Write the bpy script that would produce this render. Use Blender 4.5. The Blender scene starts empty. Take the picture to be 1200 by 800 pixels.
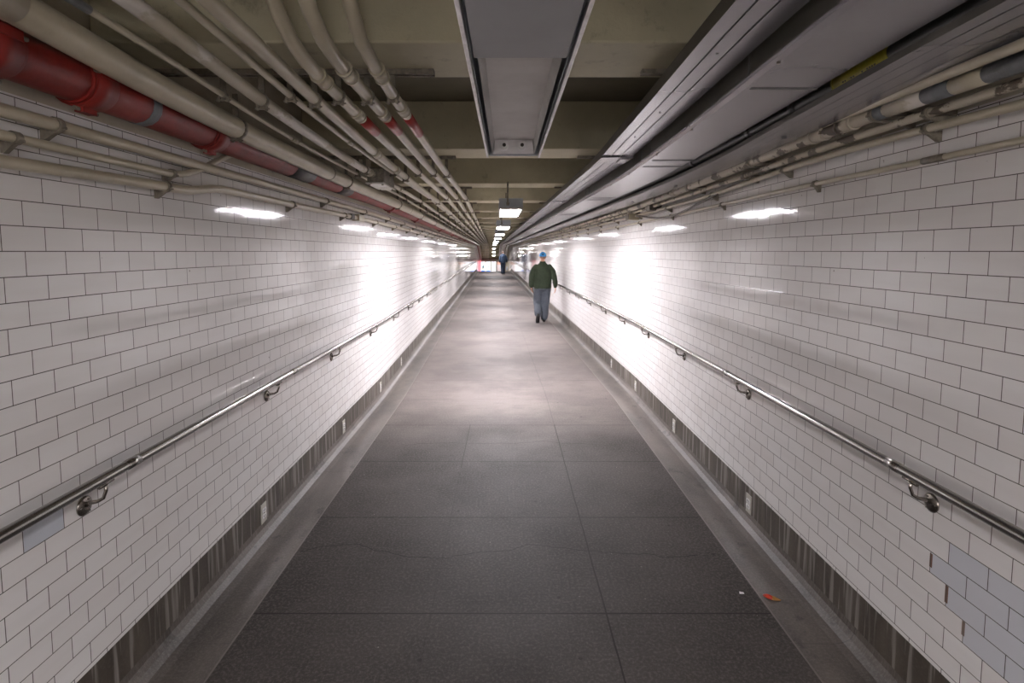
import bpy, math, random
from mathutils import Vector, Matrix
random.seed(7)
C = bpy.context.scene
COL = C.collection
CAM = 1.74                 # eye height above the floor
XL, XR = -1.50, 1.55       # inner faces of the side walls
S0, SC, SE = -9.0, 48.0, 60.0   # back wall, crest of the ramp, foot of the ramp
BEND, BK = 6.4, 0.0273     # the passage turns slightly left after BEND

def T(X, h, s, bend=BEND):
    """passage coordinates (across, height relative to the eye, along) -> world"""
    dx = BK*max(0.0, s-bend)
    dz = 0.127*min(max(s-SC, 0.0), SE-SC)
    return Vector((X-dx, s, h+CAM-dz))

# ------------------------------------------------------------------ materials
def new_mat(name):
    m = bpy.data.materials.new(name); m.use_nodes = True
    nt = m.node_tree
    for n in list(nt.nodes): nt.nodes.remove(n)
    out = nt.nodes.new('ShaderNodeOutputMaterial')
    b = nt.nodes.new('ShaderNodeBsdfPrincipled')
    nt.links.new(b.outputs[0], out.inputs[0])
    return m, nt, b
class G:
    def __init__(s, nt): s.nt = nt
    def n(s, t, **k):
        x = s.nt.nodes.new(t)
        for a, v in k.items(): setattr(x, a, v)
        return x
    def l(s, a, b): s.nt.links.new(a, b)
    def val(s, sock, v):
        if isinstance(v, (int, float, tuple, list)): sock.default_value = v
        else: s.l(v, sock)
    def m(s, op, a, b=0.0, c=0.0, clamp=False):
        x = s.n('ShaderNodeMath', operation=op); x.use_clamp = clamp
        s.val(x.inputs[0], a); s.val(x.inputs[1], b); s.val(x.inputs[2], c)
        return x.outputs[0]
    def mix(s, f, a, b, mode='MIX'):
        x = s.n('ShaderNodeMix', data_type='RGBA', blend_type=mode)
        s.val(x.inputs[0], f); s.val(x.inputs[6], a); s.val(x.inputs[7], b)
        return x.outputs[2]
    def noise(s, vec, scale, detail=4, rough=0.5, out=0):
        x = s.n('ShaderNodeTexNoise'); x.inputs['Scale'].default_value = scale
        x.inputs['Detail'].default_value = detail; x.inputs['Roughness'].default_value = rough
        if vec is not None: s.l(vec, x.inputs['Vector'])
        return x.outputs[out]
    def ramp(s, f, lo, hi, a=(0,0,0,1), b=(1,1,1,1)):
        x = s.n('ShaderNodeValToRGB'); x.color_ramp.elements[0].position = lo
        x.color_ramp.elements[1].position = hi
        x.color_ramp.elements[0].color = a; x.color_ramp.elements[1].color = b
        s.l(f, x.inputs[0]); return x.outputs[0]
    def uv(s, scale=(1,1,1), loc=(0,0,0)):
        t = s.n('ShaderNodeUVMap'); t.uv_map = 'UVMap'
        p = s.n('ShaderNodeMapping'); p.inputs['Scale'].default_value = scale
        p.inputs['Location'].default_value = loc
        s.l(t.outputs[0], p.inputs['Vector']); return p.outputs[0]
    def obj(s, scale=(1,1,1)):
        t = s.n('ShaderNodeTexCoord')
        p = s.n('ShaderNodeMapping'); p.inputs['Scale'].default_value = scale
        s.l(t.outputs['Object'], p.inputs['Vector']); return p.outputs[0]
    def bump(s, h, strength, dist, b):
        x = s.n('ShaderNodeBump'); x.inputs['Strength'].default_value = strength
        x.inputs['Distance'].default_value = dist
        s.l(h, x.inputs['Height']); s.l(x.outputs[0], b.inputs['Normal']); return x

def c4(c): return (c[0], c[1], c[2], 1.0)
def paint(name, col, col2=None, rough=0.45, metal=0.0, scale=8.0, bump=0.15, lo=.4, hi=.7, stretch=(1,1,1)):
    m, nt, b = new_mat(name); g = G(nt)
    v = g.obj(stretch)
    n = g.noise(v, scale, 5, .6)
    f = g.ramp(n, lo, hi)
    g.l(g.mix(f, c4(col), c4(col2 or [x*.72 for x in col])), b.inputs['Base Color'])
    b.inputs['Roughness'].default_value = rough; b.inputs['Metallic'].default_value = metal
    if bump:
        g.bump(g.noise(v, scale*9, 3), bump, .002, b)
    return m
def emit(name, col, s):
    m, nt, b = new_mat(name)
    b.inputs['Base Color'].default_value = c4(col)
    b.inputs['Emission Color'].default_value = c4(col)
    b.inputs['Emission Strength'].default_value = s
    return m

def tile_mat(name, uoff, blue):
    m, nt, b = new_mat(name); g = G(nt)
    uv = g.n('ShaderNodeUVMap'); uv.uv_map = 'UVMap'
    sx = g.n('ShaderNodeSeparateXYZ'); g.l(uv.outputs[0], sx.inputs[0])
    U, V = sx.outputs[0], sx.outputs[1]
    cb = g.n('ShaderNodeCombineXYZ')
    g.l(g.m('ADD', U, uoff+.156*100), cb.inputs[0]); g.l(g.m('ADD', V, .078*40), cb.inputs[1])
    br = g.n('ShaderNodeTexBrick'); g.l(cb.outputs[0], br.inputs['Vector'])
    br.offset = .5; br.inputs['Scale'].default_value = 1.0
    br.inputs['Brick Width'].default_value = .156; br.inputs['Row Height'].default_value = .078
    br.inputs['Mortar Size'].default_value = .0016; br.inputs['Mortar Smooth'].default_value = .2
    br.inputs['Color1'].default_value = (0,0,0,1); br.inputs['Color2'].default_value = (1,1,1,1)
    br.inputs['Mortar'].default_value = (.5,.5,.5,1)
    mort = br.outputs['Fac']
    rnd = br.outputs['Color']
    warm, cool = (.745,.715,.695,1), (.785,.765,.75,1)
    col = g.mix(rnd, warm, cool)
    # uneven glaze: streaks inside the tiles
    st = g.noise(g.uv((1.2, 9, 1)), 1.6, 3)
    col = g.mix(g.m('MULTIPLY', g.ramp(st, .45, .75), .22), col, (.60,.55,.52,1))
    dirt = g.noise(uv.outputs[0], 2.2, 6, .65)
    col = g.mix(g.m('MULTIPLY', g.ramp(dirt, .58, .8), .30), col, (.52,.46,.40,1))
    for (u0,u1,v0,v1,cc,f) in blue:
        k = g.m('MULTIPLY', g.m('MULTIPLY', g.m('GREATER_THAN', U, u0), g.m('LESS_THAN', U, u1)),
                g.m('MULTIPLY', g.m('GREATER_THAN', V, v0), g.m('LESS_THAN', V, v1)))
        col = g.mix(g.m('MULTIPLY', k, f), col, c4(cc))
    chip = g.noise(uv.outputs[0], 26, 2, .4)
    col = g.mix(g.m('MULTIPLY', g.ramp(chip, .775, .80), .75), col, (.12,.08,.055,1))
    mn = g.noise(uv.outputs[0], 5, 3)
    mcol = g.mix(g.ramp(mn, .35, .7), (.035,.026,.02,1), (.12,.10,.085,1))
    col = g.mix(mort, col, mcol)
    g.l(col, b.inputs['Base Color'])
    ro = g.m('ADD', g.m('MULTIPLY', mort, .6), g.m('MULTIPLY_ADD', g.noise(uv.outputs[0], 7, 3), .07, .03))
    g.l(ro, b.inputs['Roughness'])
    b.inputs['IOR'].default_value = 1.5
    tv = g.n('ShaderNodeVectorMath', operation='ADD'); g.l(uv.outputs[0], tv.inputs[0])
    rv = g.n('ShaderNodeCombineXYZ'); g.l(g.m('MULTIPLY', rnd, 37.0), rv.inputs[0]); g.l(g.m('MULTIPLY', rnd, 91.0), rv.inputs[1]); g.l(rv.outputs[0], tv.inputs[1])
    tilt = g.noise(tv.outputs[0], 3.2, 1)
    wav = g.m('ADD', g.m('MULTIPLY', tilt, 2.2), g.m('MULTIPLY', g.noise(g.uv((9, 13, 1)), 1.0, 2), .5), g.m('MULTIPLY', g.noise(uv.outputs[0], 1.3, 1), 1.4))
    hgt = g.m('SUBTRACT', g.m('ADD', wav, g.m('MULTIPLY', rnd, .25)), g.m('MULTIPLY', mort, 1.0))
    g.bump(hgt, .25, .0022, b)
    return m

def tb(k, s1, cc=(.55,.57,.62), f=.75):      # a run of tiles in row k up to distance s1
    return (0.9, s1, -.078*(k+1), -.078*k, cc, f)
rust = (.16,.075,.04)
M = {}
M['tile_left'] = tile_mat('tile_left', -1.707, [(1.629,1.785,-.936,-.858,(.50,.54,.60),.8)])
M['tile_right'] = tile_mat('tile_right', -1.68+.078,
    [tb(13,1.836), tb(14,1.914), tb(15,1.836), tb(16,1.758),
     (1.905,1.918,-1.150,-1.098,rust,.9), (1.828,1.842,-1.235,-1.172,rust,.9), (1.752,1.765,-1.30,-1.25,rust,.8)])

def plaster():
    m, nt, b = new_mat('upper_wall_paint'); g = G(nt); v = g.obj()
    n = g.noise(v, 1.7, 8, .65)
    col = g.mix(g.ramp(n, .38, .68), (.50,.45,.35,1), (.38,.33,.25,1))
    n2 = g.noise(v, 9, 5, .7)
    col = g.mix(g.m('MULTIPLY', g.ramp(n2, .62, .72), .6), col, (.16,.12,.085,1))
    g.l(col, b.inputs['Base Color']); b.inputs['Roughness'].default_value = .6
    g.bump(g.noise(v, 30, 6, .7), .5, .006, b); return m
M['plaster'] = plaster()
def concrete_beam():
    m, nt, b = new_mat('ceiling_paint'); g = G(nt); v = g.obj()
    n = g.noise(v, 1.1, 8, .65)
    col = g.mix(g.ramp(n, .35, .7), (.60,.55,.38,1), (.44,.40,.27,1))
    n2 = g.noise(v, 6, 6, .75)
    col = g.mix(g.m('MULTIPLY', g.ramp(n2, .58, .74), .55), col, (.13,.095,.065,1))
    g.l(col, b.inputs['Base Color']); b.inputs['Roughness'].default_value = .55
    h = g.m('ADD', g.noise(v, 14, 8, .7), g.m('MULTIPLY', g.noise(g.obj((3,40,3)), 1, 3), .3))
    g.bump(h, .5, .008, b); return m
M['beam'] = concrete_beam()

M['slab']=paint('shaded_ceiling_slab',(.17,.15,.10),(.11,.095,.06),.6,scale=1.5,bump=.4)  # slab colour darkened to paint in the shade between the deep beams
def floor_mat():
    m, nt, b = new_mat('floor_slabs'); g = G(nt)
    uv = g.n('ShaderNodeUVMap'); uv.uv_map = 'UVMap'
    sx = g.n('ShaderNodeSeparateXYZ'); g.l(uv.outputs[0], sx.inputs[0])
    U, V = sx.outputs[0], sx.outputs[1]
    P = .955
    q = g.m('DIVIDE', g.m('SUBTRACT', V, 2.505-P*20), P)
    row = g.m('FLOOR', q)
    fr = g.m('SUBTRACT', q, row)
    dist = g.m('MULTIPLY', g.m('MINIMUM', fr, g.m('SUBTRACT', 1.0, fr)), P)
    wob = g.m('MULTIPLY', g.m('SUBTRACT', g.noise(uv.outputs[0], 3, 3), .5), .012)
    j1 = g.m('LESS_THAN', g.m('ADD', dist, g.m('MULTIPLY', wob, .5)), .0045)
    w1 = g.m('LESS_THAN', g.m('ABSOLUTE', g.m('SUBTRACT', g.m('ADD', U, wob), .48)), .004)
    w2 = g.m('LESS_THAN', g.m('ABSOLUTE', g.m('SUBTRACT', g.m('ADD', U, wob), -.365)), .003)
    near = g.m('LESS_THAN', V, 5.38)
    fade = g.m('MULTIPLY_ADD', near, .62, .33)
    # hairline cracks running across
    def crack(v0, a, u0, u1):
        nn = g.n('ShaderNodeTexNoise'); nn.noise_dimensions = '1D'
        nn.inputs['Scale'].default_value = 1.6; nn.inputs['Detail'].default_value = 6
        g.l(g.m('ADD', U, v0*3.1), nn.inputs['W'])
        y = g.m('MULTIPLY_ADD', g.m('SUBTRACT', nn.outputs[0], .5), a, v0)
        c = g.m('LESS_THAN', g.m('ABSOLUTE', g.m('SUBTRACT', V, y)), .0034)
        return g.m('MULTIPLY', c, g.m('MULTIPLY', g.m('GREATER_THAN', U, u0), g.m('LESS_THAN', U, u1)))
    ck = g.m('MAXIMUM', crack(3.05, .30, -1.2, 1.1), crack(4.85, .22, -.95, .8))
    rr = g.n('ShaderNodeTexWhiteNoise'); rr.noise_dimensions = '2D'
    cbv = g.n('ShaderNodeCombineXYZ'); g.l(row, cbv.inputs[0]); g.l(g.m('FLOOR', g.m('DIVIDE', g.m('ADD', U, 1.22), .85)), cbv.inputs[1])
    g.l(cbv.outputs[0], rr.inputs['Vector'])
    dark, light = (.058,.050,.045,1), (.150,.124,.113,1)
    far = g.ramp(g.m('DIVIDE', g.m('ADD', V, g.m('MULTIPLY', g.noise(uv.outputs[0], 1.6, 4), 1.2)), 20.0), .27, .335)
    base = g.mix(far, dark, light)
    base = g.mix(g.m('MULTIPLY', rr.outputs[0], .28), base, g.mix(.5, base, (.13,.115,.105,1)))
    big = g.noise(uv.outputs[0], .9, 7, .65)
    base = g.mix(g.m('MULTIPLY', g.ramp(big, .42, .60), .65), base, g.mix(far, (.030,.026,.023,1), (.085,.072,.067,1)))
    fine = g.noise(uv.outputs[0], 70, 4, .8)
    base = g.mix(g.m('MULTIPLY', g.ramp(fine, .48, .62), .5), base, g.mix(.4, base, (.34,.30,.28,1)))
    fine2 = g.noise(uv.outputs[0], 60, 4, .8)
    base = g.mix(g.m('MULTIPLY', g.ramp(fine2, .5, .8), .5), base, (.04,.035,.03,1))
    scr = g.noise(g.uv((1.3, 14, 1)), 2.0, 4, .7)
    base = g.mix(g.m('MULTIPLY', g.ramp(scr, .54, .66), .5), base, (.075,.065,.06,1))
    spots = g.n('ShaderNodeTexVoronoi'); spots.inputs['Scale'].default_value = 4.2
    g.l(uv.outputs[0], spots.inputs['Vector'])
    sp = g.m('LESS_THAN', g.m('ADD', spots.outputs['Distance'], g.m('MULTIPLY', g.noise(uv.outputs[0], 30, 2), .05)), .068)
    base = g.mix(g.m('MULTIPLY', sp, .75), base, (.025,.021,.018,1))
    chips = g.n('ShaderNodeTexVoronoi'); chips.inputs['Scale'].default_value = 9
    g.l(uv.outputs[0], chips.inputs['Vector'])
    base = g.mix(g.m('MULTIPLY', g.m('LESS_THAN', chips.outputs['Distance'], .03), .6), base, (.42,.38,.34,1))
    jn = g.m('MAXIMUM', g.m('MAXIMUM', j1, w1), g.m('MULTIPLY', w2, g.m('MULTIPLY', g.m('LESS_THAN', V, 5.4), g.m('MULTIPLY_ADD', g.m('GREATER_THAN', V, 4.3), .6, .3))))
    base = g.mix(g.m('MULTIPLY', jn, fade), base, (.025,.02,.018,1))
    base = g.mix(g.m('MULTIPLY', ck, .92), base, (.02,.017,.015,1))
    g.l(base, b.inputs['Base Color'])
    g.l(g.m('MULTIPLY_ADD', big, .25, .52), b.inputs['Roughness'])
    b.inputs['Specular IOR Level'].default_value = .17
    h = g.m('SUBTRACT', g.m('MULTIPLY', fine, .4), g.m('ADD', jn, ck))
    g.bump(h, .35, .003, b)
    return m
M['floor'] = floor_mat()
def gutter_mat():
    m, nt, b = new_mat('gutter_cement'); g = G(nt)
    v = g.uv()
    big = g.noise(g.uv((2.2, 1, 1)), 1.4, 7, .65)
    col = g.mix(g.ramp(big, .38, .66), (.118,.098,.083,1), (.050,.041,.034,1))
    blot = g.noise(g.uv((1, .7, 1)), 7, 4, .6)
    col = g.mix(g.m('MULTIPLY', g.ramp(blot, .60, .66), .75), col, (.035,.029,.023,1))
    fine = g.noise(v, 80, 3, .8)
    col = g.mix(g.m('MULTIPLY', g.ramp(fine, .45, .75), .3), col, (.30,.27,.25,1))
    sx = g.n('ShaderNodeSeparateXYZ'); g.l(v, sx.inputs[0])
    q = g.m('FRACT', g.m('DIVIDE', g.m('SUBTRACT', sx.outputs[1], .4), 1.9))
    j = g.m('LESS_THAN', q, .0022)
    col = g.mix(g.m('MULTIPLY', j, .6), col, (.04,.035,.03,1))
    ax = g.m('MAXIMUM', g.m('MULTIPLY', sx.outputs[0], -1.0), g.m('SUBTRACT', sx.outputs[0], .05))
    bl = g.ramp(g.m('ADD', ax, g.m('MULTIPLY', big, .12)), 1.40, 1.52)
    col = g.mix(g.m('MULTIPLY', bl, .75), col, (.165,.142,.126,1))
    ed = g.m('MAXIMUM', g.m('LESS_THAN', g.m('ABSOLUTE', g.m('ADD', sx.outputs[0], 1.225)), .004), g.m('LESS_THAN', g.m('ABSOLUTE', g.m('SUBTRACT', sx.outputs[0], 1.282)), .004))
    col = g.mix(g.m('MULTIPLY', ed, .5), col, (.20,.175,.155,1))
    g.l(col, b.inputs['Base Color']); b.inputs['Roughness'].default_value = .5
    g.bump(g.m('ADD', blot, g.m('MULTIPLY', fine, .3)), .3, .004, b); return m
M['gutter'] = gutter_mat()
def base_mat():
    m, nt, b = new_mat('stained_concrete_base'); g = G(nt)
    s1 = g.noise(g.uv((26, 1.1, 1)), 1.0, 3, .6)
    s2 = g.noise(g.uv((9, 1.6, 1)), 1.0, 4, .6)
    col = g.mix(g.ramp(s2, .35, .65), (.085,.068,.050,1), (.045,.035,.025,1))
    col = g.mix(g.m('MULTIPLY', g.ramp(s1, .52, .60), .75), col, (.25,.228,.208,1))
    fine = g.noise(g.uv(), 60, 3, .8)
    col = g.mix(g.m('MULTIPLY', g.ramp(fine, .5, .75), .3), col, (.16,.14,.12,1))
    sx = g.n('ShaderNodeSeparateXYZ'); g.l(g.uv(), sx.inputs[0])
    # lime bloom near the foot
    ft = g.ramp(g.m('ADD', g.m('MULTIPLY', sx.outputs[1], -1.0), g.m('MULTIPLY', s1, .10)), 1.58, 1.70)
    col = g.mix(g.m('MULTIPLY', ft, .7), col, (.19,.165,.145,1))
    g.l(col, b.inputs['Base Color']); b.inputs['Roughness'].default_value = .55
    g.bump(g.m('ADD', s1, g.m('MULTIPLY', fine, .4)), .25, .004, b); return m
M['base'] = base_mat()

M['pipe'] = paint('beige_pipe_paint', (.48,.43,.32), (.39,.345,.25), .28, scale=5, bump=.2)
M['pipe_worn'] = paint('worn_beige_paint', (.44,.395,.30), (.60,.56,.50), .4, scale=5, lo=.50, hi=.53, bump=.4, stretch=(1,.5,1))
M['pipe_flake'] = paint('flaking_beige_paint', (.47,.42,.33), (.10,.075,.05), .5, scale=11, lo=.53, hi=.56, bump=.7, stretch=(1,.6,1))
M['clamp'] = paint('clamp_metal', (.25,.22,.17), (.10,.08,.06), .5, scale=30, bump=.3)
M['darkclamp'] = paint('dirty_steel', (.12,.10,.08), (.06,.05,.04), .5, scale=30, bump=.3)
M['red'] = paint('red_pipe_paint', (.235,.016,.010), (.13,.009,.006), .46, scale=6, bump=.3)
M['redband'] = paint('red_band', (.40,.045,.035), (.30,.03,.025), .33, scale=8, bump=.1)
M['grey_tape'] = paint('grey_tape', (.17,.18,.19), (.12,.125,.13), .4, scale=20, bump=.4)
M['black_tape'] = paint('black_tape', (.035,.033,.033), (.06,.058,.055), .4, scale=20, bump=.4)
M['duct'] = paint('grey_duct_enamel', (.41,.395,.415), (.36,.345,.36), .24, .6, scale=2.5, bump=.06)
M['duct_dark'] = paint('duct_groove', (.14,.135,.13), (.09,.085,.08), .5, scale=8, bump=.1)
M['duct_shade'] = paint('duct_side_shade', (.09,.082,.068), (.065,.06,.048), .5, scale=3, bump=.06)  # duct sides coloured darker than the undersides to stand for shade
M['black'] = paint('black_cable_jacket', (.022,.022,.02), (.035,.035,.03), .42, scale=12, bump=.2)
M['yellow'] = paint('yellow_sleeve', (.30,.25,.018), (.20,.165,.012), .45, scale=20, bump=.1)
M['ink'] = paint('black_ink', (.02,.018,.012), (.03,.025,.02), .6, bump=0)
M['steel'] = paint('brushed_stainless', (.40,.385,.365), (.30,.285,.27), .20, 1.0, scale=5, bump=.05, stretch=(1,.3,1))
M['steel_dark'] = paint('tarnished_steel', (.34,.31,.28), (.20,.18,.16), .25, 1.0, scale=30, bump=.2)
M['alu'] = paint('aluminium_rail', (.62,.61,.62), (.45,.44,.44), .3, .8, scale=20, bump=.1)
M['housing'] = paint('grey_fixture_enamel', (.40,.43,.46), (.34,.365,.39), .4, scale=3, bump=.05)
M['panel'] = paint('grey_cover_panel', (.27,.272,.28), (.23,.23,.235), .45, scale=3, bump=.08)
M['reflector'] = paint('white_reflector', (.46,.44,.42), (.36,.34,.32), .4, scale=5, bump=.05)
M['white_plastic'] = paint('white_plastic', (.72,.71,.70), (.62,.61,.60), .35, scale=20, bump=0)
M['plate'] = paint('outlet_plate', (.50,.48,.42), (.40,.38,.33), .35, .3, scale=30, bump=.05)
M['lamp'] = emit('lamp_diffuser', (.975, .945, 1.0), 34.0)
M['lamp_far'] = emit('lamp_diffuser_far', (.985, .955, 1.0), 26.0)
M['lamp_low'] = emit('lamp_diffuser_low', (1.0, .955, .95), 28.0)
M['lamp_back'] = emit('lamp_diffuser_back', (.985, .95, .98), 26.0)

# ------------------------------------------------------------------ mesh helpers
class MB:
    def __init__(s): s.v=[]; s.f=[]; s.mi=[]; s.sm=[]; s.uv=[]
    def quad(s, pts, uv=None, mi=0, smooth=False):
        i=len(s.v); s.v+= [tuple(p) for p in pts]; s.f.append(tuple(range(i,i+len(pts))))
        s.mi.append(mi); s.sm.append(smooth); s.uv.append(uv or [(0,0)]*len(pts))
    def grid(s, rows, mi=0, smooth=True, closed=False, caps=False):
        i=len(s.v); n=len(rows[0])
        for r in rows: s.v += [tuple(p) for p in r]
        for a in range(len(rows)-1):
            for b in range(n if closed else n-1):
                b2=(b+1)%n
                s.f.append((i+a*n+b, i+a*n+b2, i+(a+1)*n+b2, i+(a+1)*n+b)); s.mi.append(mi); s.sm.append(smooth)
                s.uv.append([(0,0)]*4)
        if caps:
            s.f.append(tuple(i+k for k in reversed(range(n)))); s.mi.append(mi); s.sm.append(False); s.uv.append([(0,0)]*n)
            o=i+(len(rows)-1)*n
            s.f.append(tuple(o+k for k in range(n))); s.mi.append(mi); s.sm.append(False); s.uv.append([(0,0)]*n)
    def box(s, x0,x1,y0,y1,z0,z1, mi=0, xf=None):
        P=[(x0,y0,z0),(x1,y0,z0),(x1,y1,z0),(x0,y1,z0),(x0,y0,z1),(x1,y0,z1),(x1,y1,z1),(x0,y1,z1)]
        P=[tuple(xf(*p)) if xf else p for p in P]
        i=len(s.v); s.v+=P
        for q in ((0,3,2,1),(4,5,6,7),(0,1,5,4),(1,2,6,5),(2,3,7,6),(3,0,4,7)):
            s.f.append(tuple(i+k for k in q)); s.mi.append(mi); s.sm.append(False); s.uv.append([(0,0)]*4)
    def tbox(s, x0,x1,h0,h1,s0,s1, mi=0, bend=BEND):
        s.box(x0,x1,s0,s1,h0,h1,mi, lambda x,y,z: T(x,z,y,bend))
    def tube(s, pts, r, seg=12, mi=0, caps=True):
        pts=[Vector(p) for p in pts]; n=len(pts); rows=[]
        rr = r if isinstance(r,(list,tuple)) else [r]*n
        up=Vector((0,0,1)); prev=None
        for k,p in enumerate(pts):
            d=(pts[min(k+1,n-1)]-pts[max(k-1,0)]).normalized()
            if prev is None:
                a=Vector((1,0,0)) if abs(d.x)<.9 else Vector((0,0,1))
                u=d.cross(a).normalized()
            else:
                u=(prev-d*prev.dot(d)).normalized()
            w=d.cross(u); prev=u
            rows.append([p+(u*math.cos(t)+w*math.sin(t))*rr[k] for t in [2*math.pi*j/seg for j in range(seg)]])
        s.grid(rows, mi, True, True, caps)
    def ell(s, c, rx, ry, rz, rot=None, seg=16, rings=10, mi=0):
        rows=[]
        for a in range(rings+1):
            t=-math.pi/2+math.pi*a/rings; t=max(min(t,math.pi/2-.02),-math.pi/2+.02)
            row=[]
            for b in range(seg):
                p=2*math.pi*b/seg
                q=Vector((rx*math.cos(t)*math.cos(p), ry*math.cos(t)*math.sin(p), rz*math.sin(t)))
                if rot: q=rot@q
                row.append(q+Vector(c))
            rows.append(row)
        s.grid(rows, mi, True, True, True)
    def build(s, name, mats, parent=None, origin=None, bevel=0):
        me=bpy.data.meshes.new(name)
        o=Vector(origin) if origin else Vector((0,0,0))
        if parent is not None and origin is None: o=parent.matrix_world.translation.copy() if False else Vector(parent.location)
        me.from_pydata([tuple(Vector(p)-o) for p in s.v], [], s.f)
        uvl=me.uv_layers.new(name='UVMap'); k=0
        for fi,f in enumerate(s.f):
            for c in range(len(f)):
                uvl.data[k].uv=s.uv[fi][c]; k+=1
        for i,p in enumerate(me.polygons): p.material_index=s.mi[i]; p.use_smooth=s.sm[i]
        for m in (mats if isinstance(mats,(list,tuple)) else [mats]): me.materials.append(M[m] if isinstance(m,str) else m)
        ob=bpy.data.objects.new(name, me); COL.objects.link(ob)
        if parent is not None: ob.parent=parent
        elif origin: ob.location=o
        if bevel:
            b=ob.modifiers.new('bevel','BEVEL'); b.width=bevel; b.segments=2; b.limit_method='ANGLE'
        me.update()
        return ob
def tag(o, label=None, cat=None, group=None, kind=None):
    if label: o['label']=label
    if cat: o['category']=cat
    if group: o['group']=group
    if kind: o['kind']=kind
    return o
def empty(name, loc, label, cat, group=None):
    o=bpy.data.objects.new(name,None); o.location=loc; o.empty_display_size=.1; COL.objects.link(o)
    return tag(o,label,cat,group)
def copy_tree(o, parent=None, loc=None, name=None):
    c=o.copy(); COL.objects.link(c); c.parent=parent
    if loc is not None: c.location=loc
    for ch in o.children: copy_tree(ch, c)
    return c

def lerp(st, s):
    if s<=st[0][0]: return st[0][1:]
    for a,b in zip(st, st[1:]):
        if s<=b[0]:
            t=(s-a[0])/(b[0]-a[0]); return tuple(x+(y-x)*t for x,y in zip(a[1:],b[1:]))
    return st[-1][1:]
def stations(st, s0, s1, extra=()):
    L={s0,s1}|{a[0] for a in st if s0<a[0]<s1}|{e for e in (BEND,SC,SE,*extra) if s0<e<s1}
    return sorted(L)

# ------------------------------------------------------------------ the passage shell
STR=dict(kind='structure')
def strip(mb, A, B, ss, mi=0, uvf=None, bend=BEND):
    """longitudinal strip between passage lines A=(X,h) and B=(X,h)"""
    for a,b in zip(ss, ss[1:]):
        p=[T(A[0],A[1],a,bend),T(A[0],A[1],b,bend),T(B[0],B[1],b,bend),T(B[0],B[1],a,bend)]
        mb.quad(p, [uvf(A,a),uvf(A,b),uvf(B,b),uvf(B,a)] if uvf else None, mi)
SS=[S0,-4,0,2,4,BEND]+[BEND+4*k for k in range(1,11)]+[SC,SC+4,SC+8,SE]
TT, TB, FL, HC, HB = .476, -1.50, -CAM, 1.095, .75
fuv=lambda P,s:(P[0],s)
wuv=lambda P,s:(s,P[1])
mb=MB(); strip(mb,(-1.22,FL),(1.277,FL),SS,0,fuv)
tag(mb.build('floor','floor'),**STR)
def gutter(n, xa, xw):
    mb=MB(); sg=1 if xw>0 else -1
    # nearly flat channel that curls up into the wall foot
    prof=[(xa,FL),(xw-sg*.09,FL-.002),(xw-sg*.05,FL+.004),(xw-sg*.02,FL+.020),(xw-sg*.005,FL+.045),(xw,FL+.075)]
    for A,B in zip(prof,prof[1:]): strip(mb,A,B,SS,0,lambda P,s:(P[0],s))
    mb.sm=[True]*len(mb.sm)
    tag(mb.build(n,'gutter'),**STR)
gutter('trim_1',-1.22,XL); gutter('trim_2',1.277,XR)
for n,x,o in (('baseboard_left',XL,-.0),('baseboard_right',XR,.0)):
    mb=MB(); strip(mb,(x+o,FL+.075),(x+o,TB),SS,0,wuv)
    tag(mb.build(n,'base'),**STR)
for n,x,mt in (('wall_left',XL,'tile_left'),('wall_right',XR,'tile_right')):
    mb=MB(); strip(mb,(x,TB),(x,TT),SS,0,wuv)
    sg=-1 if x<0 else 1
    # tile cap: the painted render above stands a little proud of nothing - set back 4 mm
    strip(mb,(x,TT),(x+sg*.004,TT),SS,1); strip(mb,(x+sg*.004,TT),(x+sg*.004,HC),SS,1,wuv)
    # body of the wall
    strip(mb,(x+sg*.25,FL),(x+sg*.25,HC),SS,1)
    tag(mb.build(n,[mt,'plaster']),**STR)
# ceiling slab and cross beams
mb=MB(); strip(mb,(XL-.25,HC),(XR+.25,HC),SS); strip(mb,(XL-.25,HC+.2),(XR+.25,HC+.2),SS)
ceil=tag(mb.build('ceiling','slab'),**STR)
BP=2.055; beams={}
for k in range(-5,29):
    s0=2.035+BP*k; s1=s0+.40
    if s1>SE: break
    mb=MB(); mb.tbox(XL-.002,XR+.002,HB,HC+.001,s0,s1)
    b=mb.build('beam','beam',ceil,bevel=.008); beams[k]=(s0,s1,b)
# back wall
mb=MB(); mb.box(XL-.25,XR+.25,S0-.25,S0,-.1,HC+CAM+.2)
tag(mb.build('wall_back','plaster'),**STR)

# ------------------------------------------------------------------ strut channels under the beams
for k,(s0,s1,b) in beams.items():
    if k<0: continue
    mb=MB(); se=s0+.30
    xr=-.30 if k==0 else -.40
    mb.tbox(-1.46,xr,.735,.75,se-.02,se+.02)
    mb.tbox(-1.46,xr,.728,.7349,se-.02,se-.012); mb.tbox(-1.46,xr,.728,.7349,se+.012,se+.02)
    mb.build('strut_channel','clamp',b)
    mb=MB(); mb.tbox(.56,1.30,.733,.75,se-.02,se+.02)
    mb.build('duct_support','clamp',b)

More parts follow.
